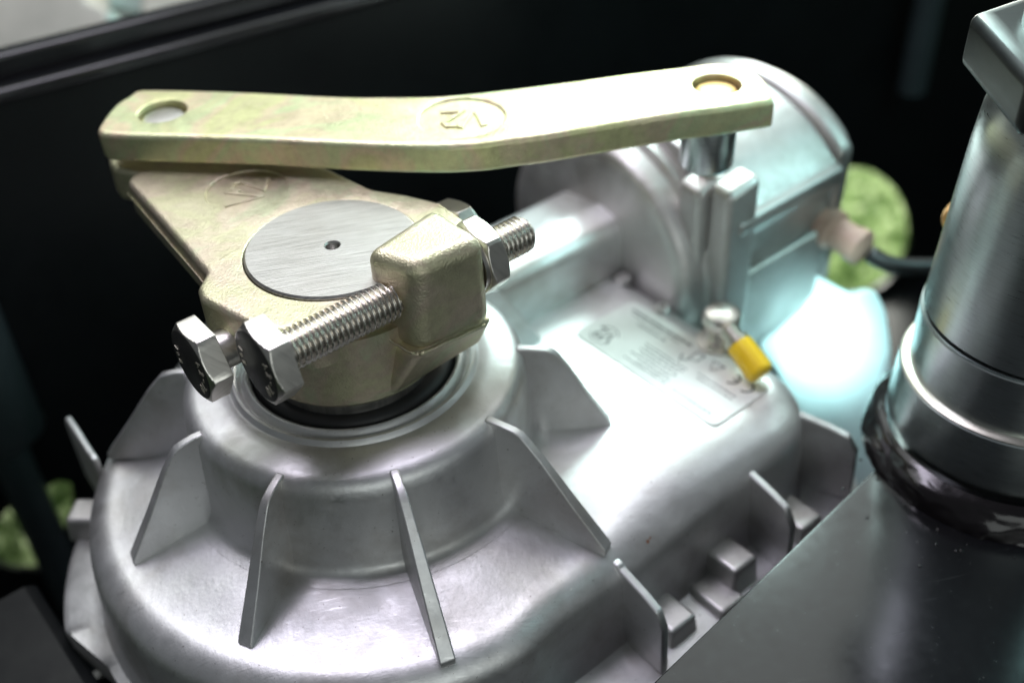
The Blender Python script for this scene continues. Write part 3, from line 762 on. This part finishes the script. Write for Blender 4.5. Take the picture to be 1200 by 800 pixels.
# flash lines left by the mould
def zz(a, b, n, amp): 
    a = Vector(a); b = Vector(b); return [a.lerp(b, i / n) + Vector((0, 0, random.uniform(-amp, amp))) for i in range(n + 1)]
for a_, b_, n__, am_, r__, pp in ((W(-0.02, 3.87, 6.0), W(2.12, 4.09, 6.0), 14, .02, .055, blk), (W(-0.12, 3.80, 6.02), W(-0.5, 2.85, 6.3), 8, .03, .045, blk),
                              (W(-4.0, -0.5, 7.25), W(-3.58, 2.1, 7.22), 12, .015, .035, br), (W(-3.45, -1.3, 7.22), W(-2.88, -7.8, 7.22), 16, .012, .03, br)):
    bm = NB(); tube(bm, zz(a_, b_, n__, am_), r__, 6); obj('flash_line', bm, M['zincb'], pp, smooth=180)

# bolts along u
def hexprism(bm, u0, u1, v, z, R, rot, chamf=0.12, both=False, hole=0.0):
    """hexagon with chamfered end(s) made by intersecting with a cone"""
    n = 72; apo = R * math.cos(math.pi / 6)
    def hr(a):
        b = (a - rot) % (math.pi / 3) - math.pi / 6
        return apo / math.cos(b)
    rows = []
    rc = apo * 0.985
    def ringat(u, lim):
        return [bm.verts.new(W(u, v + min(hr(2 * math.pi * i / n), lim) * math.cos(2 * math.pi * i / n), z + min(hr(2 * math.pi * i / n), lim) * math.sin(2 * math.pi * i / n))) for i in range(n)]
    k = 5; dep = (R - rc) * 0.62
    for i in range(k): rows.append(ringat(u0 + dep * i / (k - 1), rc + (R - rc) * i / (k - 1)))
    if both:
        for i in range(k): rows.append(ringat(u1 - dep * (1 - i / (k - 1)), R + (rc - R) * i / (k - 1)))
    else: rows.append(ringat(u1, R))
    for A, B in zip(rows[:-1], rows[1:]):
        for i in range(n): bm.faces.new((A[i], A[(i + 1) % n], B[(i + 1) % n], B[i]))
    return rows[0], rows[-1], rc
def headobj(name, u0, u1, v, z, R, rot, parent, both=False, marks=None):
    bm = NB(); a, b, rc = hexprism(bm, u0, u1, v, z, R, rot, both=both)
    bm.faces.new(b)
    # end face slightly dished
    n = len(a); inner = [bm.verts.new(p.co.lerp(W(u0, v, z), 0.05) + W(0.0, 0, 0)) for p in a]
    for i in range(n): bm.faces.new((a[i], a[(i + 1) % n], inner[(i + 1) % n], inner[i]))
    bm.faces.new(inner)
    o = obj(name, bm, M['bolt'], parent, smooth=28)
    bv = o.modifiers.new('bevel', 'BEVEL'); bv.width = 0.02 * S; bv.segments = 2; bv.limit_method = 'ANGLE'; bv.angle_limit = math.radians(28)
    return o
def thread(name, u0, u1, v, z, r, pitch, parent, segs=56, chamfer=True):
    bm = NB(); per = 10; depth = 0.105
    nn = int((u1 - u0) / pitch * per); rows = []
    for k in range(nn + 1):
        u = u0 + (u1 - u0) * k / nn; row = []
        for i in range(segs):
            a = 2 * math.pi * i / segs; f = ((u / pitch - i / segs) % 1.0)
            tri = abs(f * 2 - 1); tri = min(1, max(0, (tri - 0.06) / 0.86)); tri = tri * 0.8 + 0.2 * sm(tri)
            rr = r - depth * 1.25 * (1 - tri)
            if chamfer: rr = min(rr, r - depth * 0.1 - max(0, (u - (u1 - 0.16))) * 0.9)
            row.append(bm.verts.new(W(u, v + rr * math.cos(a), z + rr * math.sin(a))))
        rows.append(row)
    for A, B in zip(rows[:-1], rows[1:]):
        for i in range(segs): bm.faces.new((A[i], A[(i + 1) % segs], B[(i + 1) % segs], B[i]))
    bm.faces.new(rows[0]); bm.faces.new(rows[-1])
    return obj(name, bm, M['thread'], parent, smooth=60)
def stampmarks(u, v, z, R, parent, seed):
    """worn raised characters round the head face, facing -u"""
    rr = random.Random(seed); bm = NB()
    G = {'A': [[(-.5, -1), (0, 1), (.5, -1)], [(-.3, -.2), (.3, -.2)]], '2': [[(-.5, .6), (0, 1), (.5, .5), (-.5, -1), (.5, -1)]], '-': [[(-.4, 0), (.4, 0)]],
         '7': [[(-.5, 1), (.5, 1), (-.1, -1)]], '0': [[(0, 1), (.5, .5), (.5, -.5), (0, -1), (-.5, -.5), (-.5, .5), (0, 1)]],
         'x': [[(-.5, .7), (.5, .7), (-.5, -.7), (.5, -.7)]], 'o': [[(0, .8), (.5, 0), (0, -.8), (-.5, 0), (0, .8)]], 'i': [[(0, 1), (0, -1)]]}
    def put(ch, ang, rad, s):
        cx, cy = rad * math.cos(ang), rad * math.sin(ang)
        tx = Vector((math.sin(ang), -math.cos(ang))) ; ty = Vector((math.cos(ang), math.sin(ang)))
        for stt in G[ch]:
            P = [Vector((cx, cy)) + tx * (p[0] * s) + ty * (p[1] * s) for p in stt]
            ribbon(bm, [(p.x, p.y) for p in P], s * 0.34, -0.01, 0.035, lambda q: W(u - q[2], v + q[0], z + q[1]))
    for i, ch in enumerate('A2-70'): put(ch, 0.55 - i * 0.36, R * 0.60, 0.125)
    for i, ch in enumerate('xoi'): put(ch, math.pi * 1.12 - i * 0.30, R * 0.62, 0.10)
    return obj('stamped_mark', bm, M['mark'], parent, smooth=0)
def bolt(v, z, uh0, uh1, ush, uend, rot, R, r, seed, nut=None, smooth_to=None):
    root = obj_root = None
    o = headobj('bolt_head', uh0, uh1, v, z, R, rot, cb)
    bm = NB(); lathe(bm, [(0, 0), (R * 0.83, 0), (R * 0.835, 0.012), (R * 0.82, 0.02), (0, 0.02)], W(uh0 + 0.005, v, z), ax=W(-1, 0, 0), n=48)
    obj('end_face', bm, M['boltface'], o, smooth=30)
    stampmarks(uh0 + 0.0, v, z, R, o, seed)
    if smooth_to:
        bm = NB(); lathe(bm, [(0, uh1 - 0.05), (r * 1.25, uh1 - 0.05), (r * 1.25, uh1 + 0.04), (r * 0.98, uh1 + 0.07), (r * 0.98, smooth_to), (0, smooth_to)], W(0, v, z), ax=W(1, 0, 0), n=48); obj('shank', bm, M['bolt'], cb, smooth=40)
        thread('bolt_thread', smooth_to - .02, uend, v, z, r, 0.165, cb)
    else:
        bm = NB(); lathe(bm, [(0, uh1 - 0.05), (r * 1.25, uh1 - 0.05), (r * 1.25, uh1 + 0.04), (r * 0.86, uh1 + 0.07), (r * .86, uh1 + 0.3), (0, uh1 + .3)], W(0, v, z), ax=W(1, 0, 0), n=48); obj('shank', bm, M['bolt'], cb, smooth=40)
        thread('bolt_thread', uh1 + 0.1, uend, v, z, r, 0.165, cb)
    if nut:
        n_ = headobj('nut', nut[0], nut[1], v, z, R * 0.985, nut[2], cb, both=True)
        bm = NB(); lathe(bm, [(r, nut[0] - .14), (R * 0.80, nut[0] - .14), (R * 0.80, nut[0] + .01), (r, nut[0] + .01)], W(0, v, z), ax=W(1, 0, 0), n=48); obj('washer_face', bm, M['bolt'], n_, smooth=30)
bolt(2.9, 7.40, -4.26, -3.60, None, 4.72, math.radians(-11), 1.2, 0.575, 3, nut=(2.60, 3.24, math.radians(-12.6)))
bolt(0.56, 6.50, -5.11, -4.47, None, 4.6, math.radians(-1.5), 1.2, 0.56, 5, nut=(3.6, 4.3, math.radians(10)), smooth_to=-3.6)

# ================================================================== LINK ARM
arm = thing('link_arm', 'long bent yellow zinc plated arm with a round hole at each end and cast emblem', 'arm', W(6, 1, 8.0))
OUT = [[-0.57, -10.55], [0.82, -9.09], [2.09, -7.65], [3.96, -5.37], [5.15, -4.18], [6.38, -3.06], [8.27, -1.88], [10.26, -0.78], [11.8, 0.03], [13.31, 0.9], [14.2, 1.41], [14.63, 2.03], [14.65, 2.96], [14.24, 3.79], [13.57, 4.55], [12.1, 3.83], [10.92, 3.15], [8.43, 1.96], [6.96, 1.28], [6.05, 0.76], [5.15, 0.25], [3.98, -0.74], [2.21, -2.69], [0.45, -4.77], [-1.4, -6.8], [-2.72, -8.25], [-2.94, -8.77], [-2.63, -9.27], [-1.8, -10.11], [-1.15, -10.42]]
# close the outline smoothly (Catmull-Rom), keep the square end sharp-ish
def cr(P, n=3, sharp=()):
    o = []; k = len(P)
    for i in range(k):
        p0, p1, p2, p3 = (Vector(P[(i + j) % k]) for j in (-1, 0, 1, 2))
        for q in range(n):
            t = q / n
            if i in sharp or (i + 1) % k in sharp: o.append(tuple(p1.lerp(p2, t)))
            else: o.append(tuple(0.5 * ((2 * p1) + (p2 - p0) * t + (2 * p0 - 5 * p1 + 4 * p2 - p3) * t * t + (3 * p1 - p0 - 3 * p2 + p3) * t ** 3)))
    return o
def uvof(P): return (P.x * cu + P.y * su, P.x * su - P.y * cu)
h1 = uvof(bp(190, 130, 9.1)); h2 = uvof(bp(840, 98.5, 9.1)); e0 = uvof(bp(541, 137, 9.1))
ell = [(e0[0] + 1.35 * math.cos(a), e0[1] + 1.35 * math.sin(a)) for a in [6.2832 * i / 56 for i in range(56)]]
bm = NB(); rprism(bm, cr(OUT, 3, (14,)), 8.08, 9.1, [(circ(*h1, 0.78, 40), 0.42), (circ(*h2, 0.78, 40), 0.55), (ell, 0.085)], 0.20)
am = obj('arm_bar', bm, M['zinc'], arm, smooth=50)
wn_m = am.modifiers.new('wn', 'WEIGHTED_NORMAL'); wn_m.weight = 90; wn_m.keep_sharp = True
emblem('emblem', e0[0], e0[1], 9.01, 0.78, math.radians(-47), M['zinc'], am, 0.22, 0.06)
# pin heads inside the two holes
for (h, r_) in ((h1, 0.60), (h2, 0.60)):
    bm = NB(); lathe(bm, [(0, 8.5), (r_ + .1, 8.5), (r_ + .06, 8.88), (r_ - 0.1, 8.94), (0, 8.95)], W(h[0], h[1], 0), n=36)
    obj('pin_head', bm, M['shaft'] if h is h1 else M['brass'], arm, smooth=40)
# drop pin under the far end
pc_ = uvof(bp(829, 172, 7.1))
bm = NB(); lathe(bm, [(0, 6.35), (0.66, 6.35), (0.82, 6.45), (0.90, 6.6), (0.90, 7.95), (0.94, 8.0), (0.94, 8.1), (0, 8.1)], W(pc_[0], pc_[1], 0), n=40)
obj('drop_pin', bm, M['tube'], arm, smooth=30)

# ================================================================== HINGE POST
hp = thing('hinge_post', 'large turned steel hinge post welded to the black beam, with bright ring and hex nut', 'post', (20.6, -4.1, -1.2))
cx, cy = 20.6, -4.1
bm = NB(); lathe(bm, [(0, -1.3), (3.60, -1.3), (3.60, -0.5), (3.77, -0.25), (3.80, 0.0), (3.74, 1.86), (3.70, 1.90)], (cx, cy, 0), n=128); obj('base_collar', bm, M['tube'], hp, smooth=35)
bm = NB(); lathe(bm, [(3.70, 1.89), (3.70, 1.95), (3.58, 2.03), (3.42, 2.03)], (cx, cy, 0), n=128); obj('bright_ring', bm, M['ring'], hp, smooth=35)
bm = NB(); lathe(bm, [(3.46, 2.0), (3.46, 3.96), (3.43, 4.0), (3.38, 4.0), (3.38, 4.06), (3.42, 4.08)], (cx, cy, 0), n=128); obj('sleeve', bm, M['tube'], hp, smooth=35)
lean = Vector((0.05, 0.0, 1.0))
bm = NB(); lathe(bm, [(3.40, 0), (3.40, 0.06), (3.36, 5.2), (3.30, 6.4), (3.1, 6.9), (2.5, 7.1), (2.45, 7.6), (0, 7.6)], (cx, cy, 4.05), ax=lean, n=128); obj('barrel', bm, M['tube'], hp, smooth=35)
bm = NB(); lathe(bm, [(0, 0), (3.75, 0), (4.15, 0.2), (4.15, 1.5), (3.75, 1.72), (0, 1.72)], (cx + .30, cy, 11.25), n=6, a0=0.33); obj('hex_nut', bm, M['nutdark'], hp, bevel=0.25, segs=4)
bm = NB(); lathe(bm, [(0, 0), (3.0, 0), (3.0, 6), (0, 6)], (cx + .5, cy, 12.9), n=64); obj('spindle', bm, M['tube'], hp, smooth=40)
# weld bead: a broad painted fillet with drawn-out ripples
bm = NB(); nn = 260; ms = 14; rows = []
for i in range(nn):
    a = 2 * math.pi * i / nn; row = []
    for k in range(ms):
        t = k / (ms - 1)
        ca, sa = math.cos(a), math.sin(a)
        rip = noise.noise(Vector((ca * 3.2, sa * 3.2, t * 3.0))) * 0.11 + noise.noise(Vector((ca * 9 + t * 2, sa * 9, t * 9))) * 0.035
        rr = 4.42 - 0.64 * t + 0.12 * math.sin(math.pi * t) + rip * math.sin(math.pi * min(1, t + .15)) 
        zz_ = -1.22 + 1.05 * t ** 1.2 + 0.22 * math.sin(math.pi * t) + rip * 0.8 * math.sin(math.pi * t)
        if k == 0: rr += 0.06 * noise.noise(Vector((a * 14, 0, 7)))
        row.append(bm.verts.new(Vector((cx - 0.15 + rr * math.cos(a), cy - 0.18 + rr * math.sin(a), zz_))))
    rows.append(row)
for i in range(nn):
    A, B = rows[i], rows[(i + 1) % nn]
    for k in range(ms - 1): bm.faces.new((A[k], A[k + 1], B[k + 1], B[k]))
obj('weld_bead', bm, M['weld'], hp, smooth=180)
rs_ = random.Random(11)
for i in range(16):
    a = math.radians(rs_.uniform(165, 285)); rr = 4.6 + abs(rs_.gauss(0, 0.9)) + .15; sz = rs_.uniform(0.035, 0.085)
    bm = NB(); bmesh.ops.create_uvsphere(bm, u_segments=8, v_segments=6, radius=sz)
    for v in bm.verts: v.co = Vector((v.co.x, v.co.y, v.co.z * 0.6)) + Vector((cx + rr * math.cos(a), cy + rr * math.sin(a), -1.19))
    obj('weld_spatter', bm, M['weld'], hp, smooth=180)
# brass grease screw on the barrel
gs = bp(1197, 295, 5.8); dn = (Vector((gs.x, gs.y, 0)) - Vector((cx, cy, 0))).normalized()
gb = Vector((cx, cy, 0)) + dn * 3.3
bm = NB(); lathe(bm, [(0, 0), (.5, 0), (.5, .35), (.36, .5), (0, .5)], (gb.x + .1, gb.y, 5.9), ax=dn, n=24); obj('grease_screw', bm, M['brass'], hp, smooth=40)
